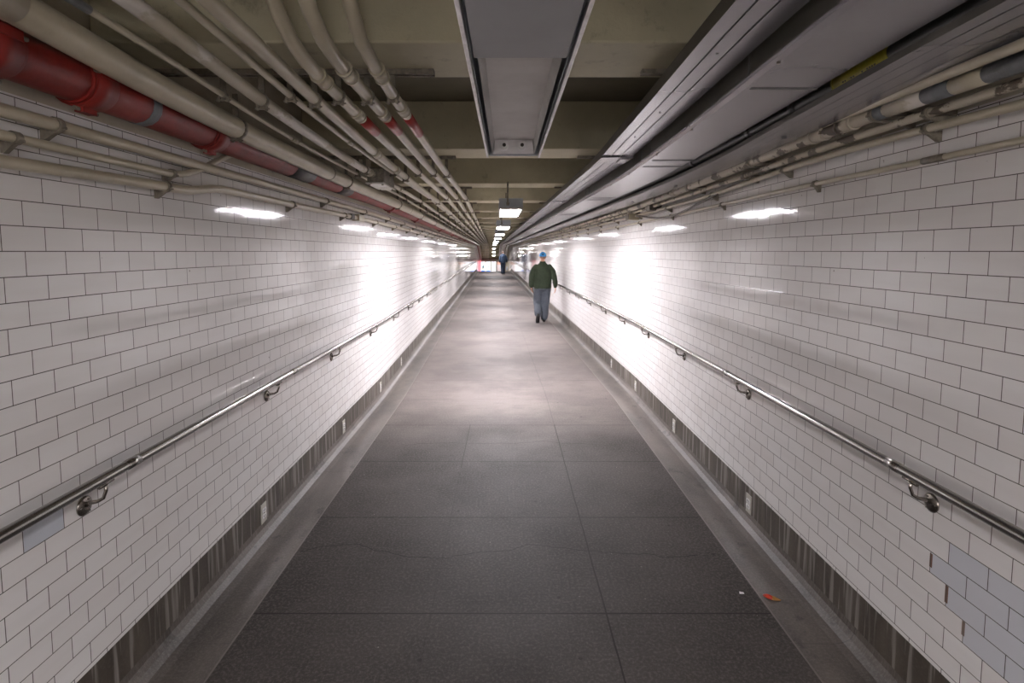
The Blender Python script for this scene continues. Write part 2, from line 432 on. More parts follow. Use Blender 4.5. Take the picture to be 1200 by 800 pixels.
# ------------------------------------------------------------------ pipes
def ring(mb, pth, s, r, L, mi=0, seg=14):
    pts=[T(*pth(s-L/2),s-L/2), T(*pth(s+L/2),s+L/2)]
    mb.tube(pts, r, seg, mi)
def pipe(name, label, cat, st, r, s0=-3.0, s1=SE, mat='pipe', clamps=(), couplings=(), bands=(), hang=True,
         fine=None, wall=None, clampmat='clamp', cr=.006, group=None):
    """st: list of (s, X, h)"""
    P=lambda s: lerp(st,s)
    root=empty(name, T(*P(max(s0,0)),max(s0,0)), label, cat, group)
    mb=MB()
    ss=stations(st,s0,s1)
    # soften the polyline a little
    S=[]
    for a,b in zip(ss,ss[1:]):
        n=max(1,int((b-a)/(.1 if a<5 else 3)+.5))
        S+= [a+(b-a)*i/n for i in range(n)]
    S.append(ss[-1])
    def PP(s):
        if fine and s<fine+.3:
            acc=[P(s+d) for d in (-.08,-.04,0,.04,.08)]
            return tuple(sum(q[i] for q in acc)/5 for i in (0,1))
        if s<6:
            acc=[P(s+d) for d in (-.45,-.3,-.15,0,.15,.3,.45)]
            return tuple(sum(q[i] for q in acc)/7 for i in (0,1))
        return P(s)
    mb.tube([T(*PP(s),s) for s in S], r, 16)
    mb.build('pipe_run', mat, root)
    for s in couplings:
        m=MB(); ring(m,PP,s,r+cr,.07+r*.8); ring(m,PP,s-.035-r*.4,r+cr+.003,.012); ring(m,PP,s+.035+r*.4,r+cr+.003,.012)
        m.build('coupling', mat, root)
    for (a,b_,mt,nm) in bands:
        m=MB(); n=max(2,int((b_-a)/.15)+1)
        m.tube([T(*PP(a+(b_-a)*i/(n-1)),a+(b_-a)*i/(n-1)) for i in range(n)], r+.0016, 16)
        m.build(nm, mt, root)
    for s in clamps:
        m=MB(); X,h=PP(s)
        ring(m,PP,s,r+.005,.022)
        if wall is not None:
            sg=-1 if wall<0 else 1
            m.tbox(min(X,wall+.0),max(X,wall+.0),h-.006,h+.006,s-.011,s+.011)
            # wedge foot screwed to the wall below the pipe
            x0=wall; 
            q=[(x0,h-r*.5),(x0,h-r-.030),(x0-sg*.010,h-r-.030),(X-sg*.004,h-r-.002)]
            A=[T(x,z,s-.009) for x,z in q]; B=[T(x,z,s+.009) for x,z in q]
            m.quad(A); m.quad(B[::-1])
            for i in range(4): m.quad([A[i],B[i],B[(i+1)%4],A[(i+1)%4]])
            m.tube([T(X-sg*(r+.002),h-.01,s), T(X-sg*(r+.014),h-.01,s)], .005, 6)
        elif hang:
            m.tbox(X-.012,X+.012,h+r*.6,.734,s-.003,s+.003)
            m.tbox(X-.022,X-.012,h-r-.016,h-r+.004,s-.006,s+.006); m.tbox(X+.012,X+.022,h-r-.016,h-r+.004,s-.006,s+.006)
            m.tube([T(X-.03,h-r-.008,s),T(X+.03,h-r-.008,s)], .004, 6)
        m.build('clamp', clampmat, root)
    return root
BC=[2.035+BP*k+.30 for k in range(0,22)]     # clamp lines under the beams
TAIL=[(SE,)]
pipe('heating_pipe','wide cream insulated pipe running beside the red pipe above the left wall','pipe',
     [(.8,-1.27,.69),(1.45,-1.27,.632),(1.9,-1.27,.598),(2.77,-1.27,.570),(4.2,-1.27,.554),(5,-1.27,.55)], .048,
     clamps=[2.62]+BC[1:], couplings=[], bands=[(-3,1.455,'pipe','insulation_sleeve'),(3.95,3.97,'clamp','joint_ring'),(7.3,7.32,'clamp','joint_ring')])
redst=[(0,-1.40,.555),(8,-1.40,.555),(9,-1.40,.555)]
rp=pipe('fire_main_pipe','red fire pipe with grooved couplings high on the left wall','pipe', redst, .072,
     mat='red', clamps=[], couplings=[], bands=[(2.11,2.16,'grey_tape','tape_band'),(3.55,3.90,'black_tape','tape_band'),(4.55,4.85,'black_tape','tape_band'),
       (5.4,5.415,'darkclamp','tape_band')])
for s in (1.50,1.86,2.62,6.6,8.8,12.9,17,21,25,29):
    m=MB(); PPf=lambda q: lerp(redst,q)
    ring(m,PPf,s,.084,.09,seg=24); ring(m,PPf,s-.05,.078,.02,seg=24); ring(m,PPf,s+.05,.078,.02,seg=24)
    X,h=PPf(s)
    m.tbox(X-.015,X+.015,h-.099,h-.080,s-.03,s+.03)          # bolt pads top and bottom
    m.tbox(X+.070,X+.088,h+.012,h+.04,s-.035,s+.035)
    cpl=m.build('grooved_coupling','red',rp)
    for q0,q1 in ((T(X+.079,h+.026,s-.055),T(X+.079,h+.026,s+.055)),(T(X,h-.090,s-.05),T(X,h-.090,s+.05))):
        m2=MB(); m2.tube([q0,q1],.007,8); bo=m2.build('bolt','clamp',None); bo.data.transform(Matrix.Translation(-rp.location)); bo.parent=cpl
pipe('thin_conduit','thinnest cream conduit hanging between the wide insulated pipe and the patchy pipe','pipe',
     [(1.6,-1.18,.686),(1.85,-1.18,.677),(2.23,-1.18,.65),(3.09,-1.18,.615),(4,-1.18,.612)], .0115,
     bands=[(.9,1.60,'grey_tape','tape_band')], clamps=BC, couplings=[3.1], cr=.003)
p3=pipe('patchy_conduit','cream conduit with pale worn patches that enters a ceiling junction box','pipe',
     [(1.49,-1.02,.686),(2.08,-1.02,.64),(2.3,-1.02,.622),(3,-1.02,.60),(4.05,-1.02,.583)], .025,
     s1=4.22, mat='pipe_worn', clamps=[BC[0],3.98], couplings=[4.1], cr=.004)
pipe('ceiling_conduit','cream conduit leaving the far side of the ceiling junction box','pipe',
     [(4.6,-1.0,.585),(6,-1.0,.583)], .019, s0=4.62, clamps=BC[2:], couplings=[5.2], cr=.004)
pipe('slim_conduit','slim cream conduit running between the patchy conduit and the thick one beside it','pipe',
     [(1.54,-.90,.705),(1.73,-.90,.687),(2.04,-.90,.652),(3.12,-.90,.625),(4,-.90,.621)], .014, clamps=BC, couplings=[3.2], cr=.003)
pipe('thick_conduit','thick straight cream conduit, left neighbour of the three curved ones','pipe',
     [(1.486,-.80,.684),(1.69,-.80,.669),(1.91,-.80,.647),(2.24,-.80,.64),(2.59,-.80,.624),(3.32,-.80,.598),(5.2,-.80,.58)], .0245,
     clamps=BC, couplings=[3.4,4.0], cr=.004)
G3='three curved conduits with red bands'
def drop(X, pts): return [(1.30,X,1.15),(1.42,X,1.04)]+pts
pipe('curved_conduit','leftmost of three cream conduits curving down from the ceiling, red band','pipe',
     [(1.30,-.70,1.2),(1.45,-.70,1.02),(1.58,-.70,.86),(1.675,-.70,.77),(1.75,-.70,.712),(1.84,-.70,.676),(2.05,-.70,.653),(2.3,-.70,.648),(3.12,-.70,.634),(4.1,-.70,.628)],
     .0245, s0=1.40, fine=2.6, clamps=BC, couplings=[2.13,2.62], bands=[(2.70,2.98,'redband','red_band')], group=G3, cr=.004)
pipe('curved_conduit','middle of three cream conduits curving down from the ceiling, red band','pipe',
     [(1.30,-.58,1.2),(1.42,-.58,1.0),(1.52,-.58,.84),(1.607,-.58,.745),(1.677,-.58,.697),(1.79,-.58,.66),(1.93,-.58,.65),(2.3,-.58,.648),(3.1,-.58,.64),(3.98,-.58,.626)],
     .0245, s0=1.36, fine=2.6, clamps=BC, couplings=[2.05,2.62], bands=[(2.70,2.98,'redband','red_band')], group=G3, cr=.004)
pipe('curved_conduit','rightmost of three cream conduits curving down, nearest the dark light fixture','pipe',
     [(1.35,-.475,1.2),(1.48,-.475,1.02),(1.6,-.475,.87),(1.694,-.475,.779),(1.76,-.475,.71),(1.842,-.475,.676),(2.09,-.475,.665),(2.28,-.475,.653),(3.04,-.475,.639),(4,-.475,.618)],
     .0235, s0=1.44, fine=2.6, clamps=BC, couplings=[2.1,2.55], bands=[(2.66,3.02,'redband','red_band')], group=G3, cr=.004)
# left wall conduits
WC=[3.75,4.95,6.15,7.3,8.5,9.7,10.9,12.1,13.3,14.5,15.7,16.9,18.1,19.3]
pipe('wall_conduit','upper cream conduit clipped to the left wall just under the red pipe','conduit',
     [(0,-1.455,.4056),(10,-1.455,.405)], .021, wall=XL, clamps=[1.80]+[w+.7 for w in WC], couplings=[], clampmat='clamp')
pipe('bent_conduit','short cream conduit on left wall bending up behind the red pipe','conduit',
     [(1.5,-1.462,.336),(2.40,-1.462,.336),(2.50,-1.462,.343),(2.60,-1.462,.37),(2.80,-1.462,.455),(2.92,-1.462,.505),(3.0,-1.462,.53)], .015, s1=3.0,
     fine=2.95, wall=XL, clamps=[1.655,2.42], clampmat='clamp')
pl=pipe('lowest_conduit','lowest cream conduit on left wall, stepping up after a short kink','conduit',
     [(1.5,-1.457,.257),(2.3,-1.457,.275),(2.55,-1.457,.277),(2.72,-1.457,.310),(2.82,-1.457,.318),(3.75,-1.457,.315),(5,-1.457,.325)], .020,
     fine=2.95, wall=XL, clamps=[2.36]+WC, clampmat='clamp')
m=MB(); m.tbox(-1.495,-1.42,.295,.36,5.32,5.52); m.build('junction_box','pipe',pl,bevel=.006)
m=MB(); m.tbox(-1.49,-1.43,.30,.35,5.1,5.2); m.build('fitting','darkclamp',pl,bevel=.006)
# ceiling junction box
root=empty('junction_box',T(-1.0,.515,4.42),'bulky grey-beige junction box under the ceiling among the left pipes','box')
m=MB(); m.tbox(-1.065,-.935,.525,.640,4.22,4.62); m.build('box_body','clamp',root,bevel=.012)
m=MB(); m.tbox(-1.07,-.93,.512,.524,4.20,4.64); m.build('box_lid','pipe_worn',root,bevel=.004)
for a in (4.24,4.60):
    for x in (-1.05,-.95):
        m=MB(); m.tube([T(x,.505,a),T(x,.513,a)],.008,8); m.build('lid_screw','clamp',root)
# right wall pipes
R4C=[1.99,3.0,4.04,5.15,6.28]+[6.28+1.15*i for i in range(1,16)]
pipe('grazing_conduit','thin beige conduit tucked between the ribbed tray and the taped pipe on the right','conduit',
     [(1.3,1.31,.524),(1.62,1.335,.535),(2.2,1.385,.553),(4,1.42,.56)], .015, clamps=[], mat='pipe')
rr=pipe('taped_pipe','flaking cream pipe wrapped with grey tape patches high on the right wall','pipe',
     [(1.48,1.40,.507),(1.75,1.40,.52),(2.6,1.41,.522),(4.2,1.43,.50),(6,1.43,.485)], .026, mat='pipe_flake', wall=XR, clamps=[2.12,3.2,4.3,6.4,8.5,10.6,12.7],
     couplings=[2.3,2.5,4.7], cr=.004,
     bands=[(1.2,1.63,'grey_tape','tape_band'),(1.752,1.868,'grey_tape','tape_band'),(2.06,2.13,'grey_tape','tape_band'),(1.63,1.752,'pipe','paint_patch'),(1.868,2.05,'pipe_worn','paint_patch')])
pipe('weathered_conduit','stained beige conduit below the taped pipe on the right wall','conduit',
     [(1.3,1.46,.475),(1.8,1.46,.476),(2.4,1.46,.478),(4,1.47,.455),(6,1.47,.45)], .016, mat='pipe_flake', wall=XR, clamps=[1.93,3.4,5.6,7.9])
pipe('upper_conduit','cream conduit along the right wall above the bottom one, curving at a fitting','conduit',
     [(1.4,1.505,.421),(1.8,1.505,.429),(2.0,1.505,.441),(2.6,1.505,.449),(3.5,1.505,.43),(4.1,1.505,.405),(6,1.505,.41)], .0155, wall=XR, clamps=R4C)
pipe('bottom_conduit','lowest cream conduit on the right wall, directly above bare white tiles','conduit',
     [(1.3,1.525,.328),(1.95,1.525,.327),(2.8,1.525,.334),(4,1.525,.33)], .0115, wall=XR, clamps=[2.73,3.9,5.1,6.3]+[6.3+1.15*i for i in range(1,18)],
     bands=[(1.93,2.03,'clamp','worn_sleeve')])
# sagging cable and fittings on the right
m=MB(); pts=[]
for i in range(25):
    t=i/24; s=3.9+2.4*t; pts.append(T(1.49,.40-.0-.10*math.sin(math.pi*t)**1.3+.06*t*(1-t), s))
m.tube(pts,.009,8)
tag(m.build('sagging_cable','darkclamp',origin=T(1.49,.4,3.9)),'dark cable sagging between two clamps high on the right wall','cable')
for (s,x,h,a,lab) in ((5.55,1.46,.435,.06,'dark square fitting beside the sagging cable high on right wall'),
                      (6.45,1.45,.40,.075,'pale square pull box where the sagging cable ends on right wall')):
    o=T(x,h,s); m=MB(); m.tbox(x-.03,XR-.005,h-a/2,h+a/2,s-.07,s+.07)
    r_=tag(m.build('pull_box','darkclamp' if s<6 else 'pipe',origin=o,bevel=.006),lab,'box')
    m=MB(); m.tbox(x-.036,x-.0305,h-a/2+.004,h+a/2-.004,s-.065,s+.065)
    cv=m.build('box_cover','clamp',origin=(0,0,0)); cv.parent=r_; cv.location=-o

# ------------------------------------------------------------------ ducts (cross-section swept along the passage)
DB=4.1
def sweep(mb, prof, st, ss, closed=True, mi=0):
    if len(ss)>4:
        q=[]
        for a,b in zip(ss,ss[1:]):
            n=max(1,int((b-a)/.25)) if b<=7 and a>=.5 else 1
            q+=[a+(b-a)*i/n for i in range(n)]
        ss=q+[ss[-1]]
    """prof: list of (t, dz, mi); st: (s, xl, xr, h)"""
    rows=[]
    for s in ss:
        acc=[lerp(st,s+d) for d in (-.3,-.15,0,.15,.3)]
        xl,xr,h=[sum(a_[i] for a_ in acc)/5 for i in (0,1,2)]
        rows.append([T(xl+(xr-xl)*p[0], h+p[1], s, DB) for p in prof])
    n=len(prof)
    for a in range(len(rows)-1):
        for b in range(n if closed else n-1):
            mb.quad([rows[a][b],rows[a][(b+1)%n],rows[a+1][(b+1)%n],rows[a+1][b]],None,prof[b][2] if len(prof[b])>2 else mi)
    for r in (rows[0],rows[-1][::-1]): mb.quad(r)
def dst(st,s0,s1):
    L=sorted({s0,s1,DB,SC,SE}|{a[0] for a in st if s0<a[0]<s1}); return [x for x in L if s0<=x<=s1]
d1=[(1.5,.62,.82,.68),(2.3,.622,.822,.65),(3.8,.628,.832,.62),(5,.628,.832,.62)]
g=.006
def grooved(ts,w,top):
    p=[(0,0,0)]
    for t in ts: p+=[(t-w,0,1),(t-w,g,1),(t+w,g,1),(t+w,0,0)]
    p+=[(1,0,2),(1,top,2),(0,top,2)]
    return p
root=empty('metal_raceway',T(.72,.62,4),'long pale grey metal raceway with two grooves, nearest the ceiling lights','duct')
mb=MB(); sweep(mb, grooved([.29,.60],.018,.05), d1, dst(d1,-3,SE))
mb.build('duct_body',['duct','duct_dark','duct_shade'],root)
for s in (1.9,2.6,3.1,4.9,6.4,8.6,11,14):        # screws and joint straps
    xl,xr,h=lerp(d1,s)
    m=MB(); m.tube([T(xl+.09,h-.003,s,DB),T(xl+.09,h+.001,s,DB)],.004,8); m.build('screw','duct_dark',root)
for (s,L) in ((3.75,.20),(6.9,.15),(12,.2)):
    xl,xr,h=lerp(d1,s)
    m=MB(); m.tbox(xl-.004,xr+.004,h-.007,h-.0005,s-L/2,s+L/2,0,DB)
    m.tbox(xr-.075,xr-.02,h-.017,h-.0071,s-L/2+.02,s+L/2-.02,0,DB)
    m.build('joint_cover','duct',root,bevel=.002)
d2=[(1.2,.85,1.095,.60),(1.9,.87,1.115,.588),(2.6,.885,1.13,.572),(3.8,.885,1.145,.548),(5,.88,1.155,.54)]
root=empty('wide_duct',T(1.0,.55,4),'wide smooth grey cable duct with flat underside, middle one of three on right','duct')
mb=MB(); sweep(mb,[(0,0,0),(1,0,1),(1,.125,1),(0,.125,1)],d2,dst(d2,-3,SE)); mb.build('duct_body',['duct','duct_shade'],root)
mb=MB()
dl=[(s,a-.034,a-.0005,h) for s,a,b_,h in d2]
sweep(mb,[(0,.004),(.5,-.004),(1,-.004),(1,.016),(0,.016)],dl,dst(dl,-3,SE)); mb.build('edge_flange','duct',root)
for s in (2.02,3.40,3.62,5.6,5.8,7.9,8.1,10.5,13,16):
    xl,xr,h=lerp(d2,s)
    m=MB(); m.tbox(xl+.002,xr,h-.0035,h-.0004,s-.004,s+.004,0,DB); m.tbox(xl-.0045,xl-.0006,h+.017,h+.125,s-.004,s+.004,0,DB)
    m.build('seam','duct_dark',root)
for s in (1.75,2.6,3.2,3.9,4.5,5.2,6.2,7.2):
    xl,xr,h=lerp(d2,s)
    m=MB(); m.tube([T(xl-.02,h-.010,s,DB),T(xl-.02,h-.003,s,DB)],.006,8); m.build('screw','darkclamp',root)
d3=[(1.27,1.112,1.34,.56),(1.85,1.145,1.355,.548),(2.15,1.158,1.365,.541),(3.2,1.20,1.39,.518),(4.6,1.20,1.40,.505),(6.4,1.20,1.41,.50)]
root=empty('ribbed_tray',T(1.25,.5,4),'grey ribbed cable tray with narrow grooves, closest to the right wall','duct')
mb=MB(); sweep(mb, grooved([.21,.44,.72],.010,.022), d3, dst(d3,-3,SE)); mb.build('duct_body',['duct','duct_dark','duct_shade'],root)
for s in (2.6,4.3,5.6,7.3,9.2,11.5):
    xl,xr,h=lerp(d3,s); m=MB(); m.tube([T(xl+.12,h-.005,s,DB),T(xl+.12,h+.001,s,DB)],.012,10); m.build('knockout_plug','duct_dark',root)
# black cable between the ducts
cst=[(1.2,1.20,.632),(1.9,1.218,.612),(2.4,1.222,.603),(3.2,1.232,.590),(6,1.235,.575)]
root=empty('black_cable',T(1.2,.6,3),'thick black cable lying in the gap between the wide duct and ribbed tray','cable')
def cp(s): return lerp(cst,s)
mb=MB(); SSc=[-3,0,1.2,2,3,4.1,6,10,20,30,SC,SE]
mb.tube([T(*cp(s),s,DB) for s in SSc],.033,14); mb.build('cable_jacket','black',root)
m=MB(); m.tube([T(*cp(s),s,DB) for s in (1.75,1.85,1.95,2.05)],.0365,18); sl=m.build('marker_sleeve','yellow',root)
sl['label']='yellow marker sleeve with a line of black lettering'
m=MB(); rnd=random.Random(3)
# the lettering is too dark to read in the photo: a row of small dark strokes
s=1.79
def on_sleeve(ang,s,r=.0369):
    X,h=cp(s); return T(X-math.sin(ang)*r*.999, h-math.cos(ang)*r, s, DB)
while s<2.0:
    w=.007+.003*rnd.random()
    if rnd.random()<.14: s+=.008; continue
    a0,a1=math.radians(28),math.radians(68)
    for (u0,u1,b0,b1) in rnd.choice([((0,.25,0,1),(.25,1,0,.2),(.25,1,.8,1)),((0,.25,0,1),(.75,1,0,1),(.25,.75,.4,.6)),((0,.25,0,1),(.25,1,0,.2)),((.35,.65,0,1),(0,1,.8,1))]):
        m.quad([on_sleeve(a0+(a1-a0)*b0,s+w*u0),on_sleeve(a0+(a1-a0)*b0,s+w*u1),on_sleeve(a0+(a1-a0)*b1,s+w*u1),on_sleeve(a0+(a1-a0)*b1,s+w*u0)])
    s+=w+.004
m.build('marking','ink',root)
m=MB(); m.tube([T(*cp(s),s,DB) for s in (2.035,2.042)],.0375,18); m.build('sleeve_end','yellow',root)
for s in (2.32,2.75,3.6):
    m=MB(); m.tube([T(*cp(q),q,DB) for q in (s,s+.05)],.0355,14); m.build('cable_tie','black_tape',root)

# ------------------------------------------------------------------ handrails
def handrail(side, flanges, label):
    wall=XL if side<0 else XR; xr=wall-side*.075; h=-.80 if side<0 else -.812
    root=empty('handrail',T(xr,h,0),label,'handrail')
    m=MB(); ss=[-4,0,2,4,6.0,6.3,BEND,6.5,6.8,12,20,30,40,46.6]
    m.tube([T(xr,h,s) for s in ss]+[T(xr,h-.05,47.4),T(xr,h-.26,47.9),T(xr,h-.36,SC+.6),T(xr,h,SE-1)-Vector((0,0,.2))],.019,20)
    m.build('rail','steel',root)
    for s in (2.02,3.6,6.4,9.4):
        m=MB(); m.tube([T(xr,h,s+d) for d in (-.035,.035)],.0197,20); m.build('rail_sleeve','steel',root)
    proto=None
    for f in flanges:
        f-=.067
        base=T(wall,h-.10,f)
        if proto is None:
            m=MB(); sd=side
            pt=lambda a,z,y=0: Vector((base.x-sd*a, base.y+y, base.z+z))
            m.tube([pt(.008,.004),pt(.026,.012),pt(.046,.014,.006),pt(.064,.024,.010),pt(.073,.050,.012),pt(.075,.078,.012)],[.009,.008,.0065,.006,.006,.007],12)
            m.tube([pt(.075,.076,-.022),pt(.075,.0795,.046)],.0075,10)
            br=m.build('bracket','steel_dark',root)
            br.data.transform(Matrix.Translation(root.location-base)); br.location=base-root.location
            m=MB()
            m.tube([pt(.0005,0),pt(.004,0),pt(.008,0),pt(.012,0)],[.035,.035,.029,.014],24)
            fl=m.build('wall_flange','steel_dark',None); fl.data.transform(Matrix.Translation(-base)); fl.parent=br
            for a in (60,180,300):
                m=MB()
                c=pt(.0095,.024*math.sin(math.radians(a)),.024*math.cos(math.radians(a)))
                m.tube([c-Vector((sd*-.001,0,0)),c-Vector((sd*.003,0,0))],.0035,8)
                sc=m.build('screw','steel',None); sc.data.transform(Matrix.Translation(-base)); sc.parent=br
            proto=br
        else:
            c=proto.copy(); COL.objects.link(c); c.parent=root; c.location=base-root.location
            for ch in proto.children:
                if f<12:
                    d=ch.copy(); COL.objects.link(d); d.parent=c
fl=[1.94,3.42,4.68,6.03,7.38,8.7,9.95]; fl+= [9.95+1.3*i for i in range(1,28)]
fr=[1.99,3.50,4.76,5.96,7.08,8.25,9.5,10.8,12.04,13.2]; fr+=[13.2+1.22*i for i in range(1,27)]
handrail(-1,fl,'stainless steel handrail on curved brackets along the left tiled wall')
handrail(1,fr,'stainless steel handrail on curved brackets along the right tiled wall')

# ------------------------------------------------------------------ outlets in the concrete base
def outlet(side, s, label):
    wall=XL if side<0 else XR; s-=.12; o=T(wall,-1.605,s)
    root=empty('wall_outlet',o,label,'outlet','outlets in the concrete base')
    xf=lambda a,b,z:(o.x-side*a,o.y+b,o.z+z)
    m=MB(); m.box(.0005,.006,-.038,.038,-.06,.06,0,xf); m.build('face_plate','plate',root,bevel=.002)
    for z in (.018,-.018):
        m=MB()
        pr=[(math.cos(t)*.027, max(-.0125,min(.0125,math.sin(t)*.02))) for t in [2*math.pi*k/20 for k in range(20)]]
        m.grid([[xf(.0061,a,z+b_) for a,b_ in pr],[xf(.0095,a,z+b_) for a,b_ in pr]],0,False,True,True)
        rc=m.build('receptacle','white_plastic',root)
        for a_ in (-.0085,.0085):
            m=MB(); m.box(.0096,.0104,a_-.0018,a_+.0018,z-.006,z+.006,0,xf)
            sl_=m.build('slot','ink',None,origin=None); sl_.data.transform(Matrix.Translation(-o)); sl_.parent=rc
    m=MB(); m.tube([xf(.006,0,0),xf(.0085,0,0)],.004,8); m.build('screw','steel_dark',root)
ordn=['nearest','second','third','fourth','fifth','sixth']
for i,s in enumerate((3.37,5.03,6.5,8.0)): outlet(-1,s,'%s small outlet plate from the viewer in the left concrete base'%ordn[i])
for i,s in enumerate((3.49,5.05,6.55,7.87)): outlet(1,s,'%s small outlet plate from the viewer in the right concrete base'%ordn[i])

# ------------------------------------------------------------------ lights
FX=.05
def lit(s, label, lampmat='lamp', L=1.24):
    o=T(FX,.45,s); root=empty('fluorescent_light',o,label,'light','lit ceiling lights')
    m=MB()
    m.tbox(FX-.13,FX+.13,.478,.575,s,s+L,0,BEND); m.build('housing','housing',root,bevel=.004)
    m=MB()
    m.tbox(FX-.13,FX-.112,.452,.4775,s,s+L); m.tbox(FX+.112,FX+.13,.452,.4775,s,s+L)
    m.tbox(FX-.1119,FX+.1119,.452,.4775,s,s+.02); m.tbox(FX-.1119,FX+.1119,.452,.4775,s+L-.02,s+L); m.build('frame','reflector',root)
    m=MB(); m.tbox(FX-.1115,FX+.1115,.458 if s>0 else .395,.470,s+.0205,s+L-.0205); m.build('diffuser',lampmat,root)
    for d in (-.012,L-.1):
        m=MB()
        m.tube([T(FX-.035,.75,s+d),T(FX-.035,.50 if d<0 else .575,s+d)],.009,8)
        m.tbox(FX-.05,FX-.02,.495,.53,s-.02,s-.0005) if d<0 else None
        m.build('hanging_rod','clamp',root)
    return root
words=['nearest','second','third','fourth','fifth','sixth','seventh','eighth','ninth','tenth']
LS=[5.98,10.15,14.4,18.9,25.0,31.5,40.5]
for i,s in enumerate(LS):
    lit(s,'%s lit box light from the viewer, hanging under the level ceiling'%words[i], 'lamp' if s<20 else 'lamp_far')
for i,s in enumerate((49.3,51.9,54.6)):
    lit(s,'%s lit ceiling light above the downward ramp at far end'%(['first','second','last'][i]),'lamp_low',.6)
r=lit(-2.7,'lit box light just behind the viewer','lamp_back')
r=lit(-6.9,'added unseen fill lamp farther behind the viewer near the back wall','lamp_back')  # extra lamp added out of view to brighten the near walls
# the dark, open fixture overhead
FA,FB,F0,F1=-.09,.155,.25,2.67
root=empty('open_light_fixture',T(.03,.45,1.5),'long unlit grey light fixture overhead with open end and empty lamp holders','light')
m=MB(); m.tbox(FA+.004,FB-.004,.545,.575,F0,F1); m.tbox(FA+.001,FA+.007,.47,.5449,F0,F1); m.tbox(FB-.007,FB-.001,.47,.5449,F0,F1)
m.tbox(FA+.0071,FB-.0071,.456,.5449,F1-.012,F1-.002); m.build('housing','housing',root)
for x in (FA,FB):
    m=MB(); m.tbox(x-.005,x+.005,.448,.469,F0,F1); m.build('side_rail','alu',root,bevel=.002)
m=MB(); m.tbox(FA+.014,FB-.014,.452,.458,F0,1.32); m.build('cover_panel','panel',root)
m=MB()   # reflector pan: flat top, sloping sides, leaving dark slots beside it
for (a,b_) in (((FA+.022,.460),(FA+.036,.492)),((FA+.036,.492),(FB-.036,.492)),((FB-.036,.492),(FB-.022,.460))):
    m.quad([T(a[0],a[1],1.325),T(a[0],a[1],2.64),T(b_[0],b_[1],2.64),T(b_[0],b_[1],1.325)])
    m.quad([T(a[0],a[1]+.003,1.325),T(b_[0],b_[1]+.003,1.325),T(b_[0],b_[1]+.003,2.64),T(a[0],a[1]+.003,2.64)])
m.build('reflector','reflector',root)
m=MB()   # sloping end plate that carries the two lamp holders
m.quad([T(FA+.040,.491,2.46),T(FB-.040,.491,2.46),T(FB-.026,.460,2.63),T(FA+.026,.460,2.63)])
m.quad([T(FA+.026,.460,2.635),T(FB-.026,.460,2.635),T(FB-.040,.494,2.465),T(FA+.040,.494,2.465)])
m.build('end_plate','white_plastic',root)
for x in (-.010,.070):
    m=MB(); m.tbox(x-.014,x+.014,.462,.485,2.50,2.56); m.tube([T(x,.473,2.480),T(x,.473,2.51)],.019,16)
    lh=m.build('lamp_holder','white_plastic',root)
    m=MB(); m.tube([T(x,.473,2.475),T(x,.473,2.4799)],.008,12)
    so=m.build('socket','ink',None); so.data.transform(Matrix.Translation(-root.location)); so.parent=lh
for s in (.4,2.2):
    for x in (FA+.03,FB-.03):
        m=MB(); m.tube([T(x,.575,s),T(x,.75 if s>2 else HC,s)],.006,8); m.build('hanging_rod','clamp',root)

# ------------------------------------------------------------------ litter
o=T(1.335,FL+.002,2.62)
m=MB(); rnd=random.Random(5)
rows=[]
for i in range(7):
    t=i/6; w=.018*math.sin(math.pi*(t*.85+.1)); z=.008+.010*math.sin(t*6)
    c=Vector((o.x-.035+.07*t, o.y+.02-.04*t, o.z))
    rows.append([c+Vector((-w*.4,-w,.001)), c+Vector((0,-w*.4,z)), c+Vector((w*.2,w*.3,z*.6)), c+Vector((w*.4,w,.001))])
m.grid(rows); m.mi=[(0 if i<9 else 1) for i in range(len(m.f))]
w_=m.build('candy_wrapper',[paint('wrapper_red',(.55,.05,.02),(.35,.03,.02),.3,bump=0),paint('wrapper_gold',(.55,.30,.06),(.3,.12,.03),.3,bump=0)],origin=o)
tag(w_,'crumpled red and gold wrapper lying in the right floor gutter','litter')
sm=w_.modifiers.new('th','SOLIDIFY'); sm.thickness=.001
o=T(1.20,FL,2.66); m=MB()
m.quad([o+Vector((-.012,-.006,.002)),o+Vector((.010,-.010,.004)),o+Vector((.014,.006,.002)),o+Vector((-.008,.009,.005))])
m.quad([o+Vector((-.012,-.006,.001)),o+Vector((-.008,.009,.004)),o+Vector((.014,.006,.001)),o+Vector((.010,-.010,.003))])
tag(m.build('paper_scrap','white_plastic',origin=o),'tiny pale paper scrap on the dark slab left of the red wrapper','litter')

# ------------------------------------------------------------------ hall beyond the ramp
HF=FL-.127*12; HTOP=HB-.127*12
W=lambda x,h,s: Vector((x,s,h+CAM))
m=MB(); m.quad([W(-6,HF,SE),W(4,HF,SE),W(4,HF,67),W(-6,HF,67)],[(-6,60),(4,60),(4,67),(-6,67)])
tag(m.build('floor','floor'),**STR)
m=MB(); m.box(-6,4,SE+.0,67,CAM+HTOP+.25,CAM+HTOP+.4); tag(m.build('ceiling','plaster'),**STR)
m=MB(); m.box(-6,4,67,67.2,CAM+HF,CAM+HTOP+.4); tag(m.build('wall_far','plaster'),**STR)
m=MB(); m.box(-6.2,-6,SE,67.2,CAM+HF,CAM+HTOP+.4); tag(m.build('wall_hall_left','plaster'),**STR)
m=MB(); m.box(4,4.2,SE,67.2,CAM+HF,CAM+HTOP+.4); tag(m.build('wall_hall_right','plaster'),**STR)
M['lintel']=paint('white_lintel',(.62,.58,.54),(.5,.46,.42),.4,scale=4)
M['maroon']=paint('maroon_stripe',(.12,.03,.03),(.09,.02,.02),.4,bump=0)
xl=T(XL,0,SE).x; xr=T(XR,0,SE).x
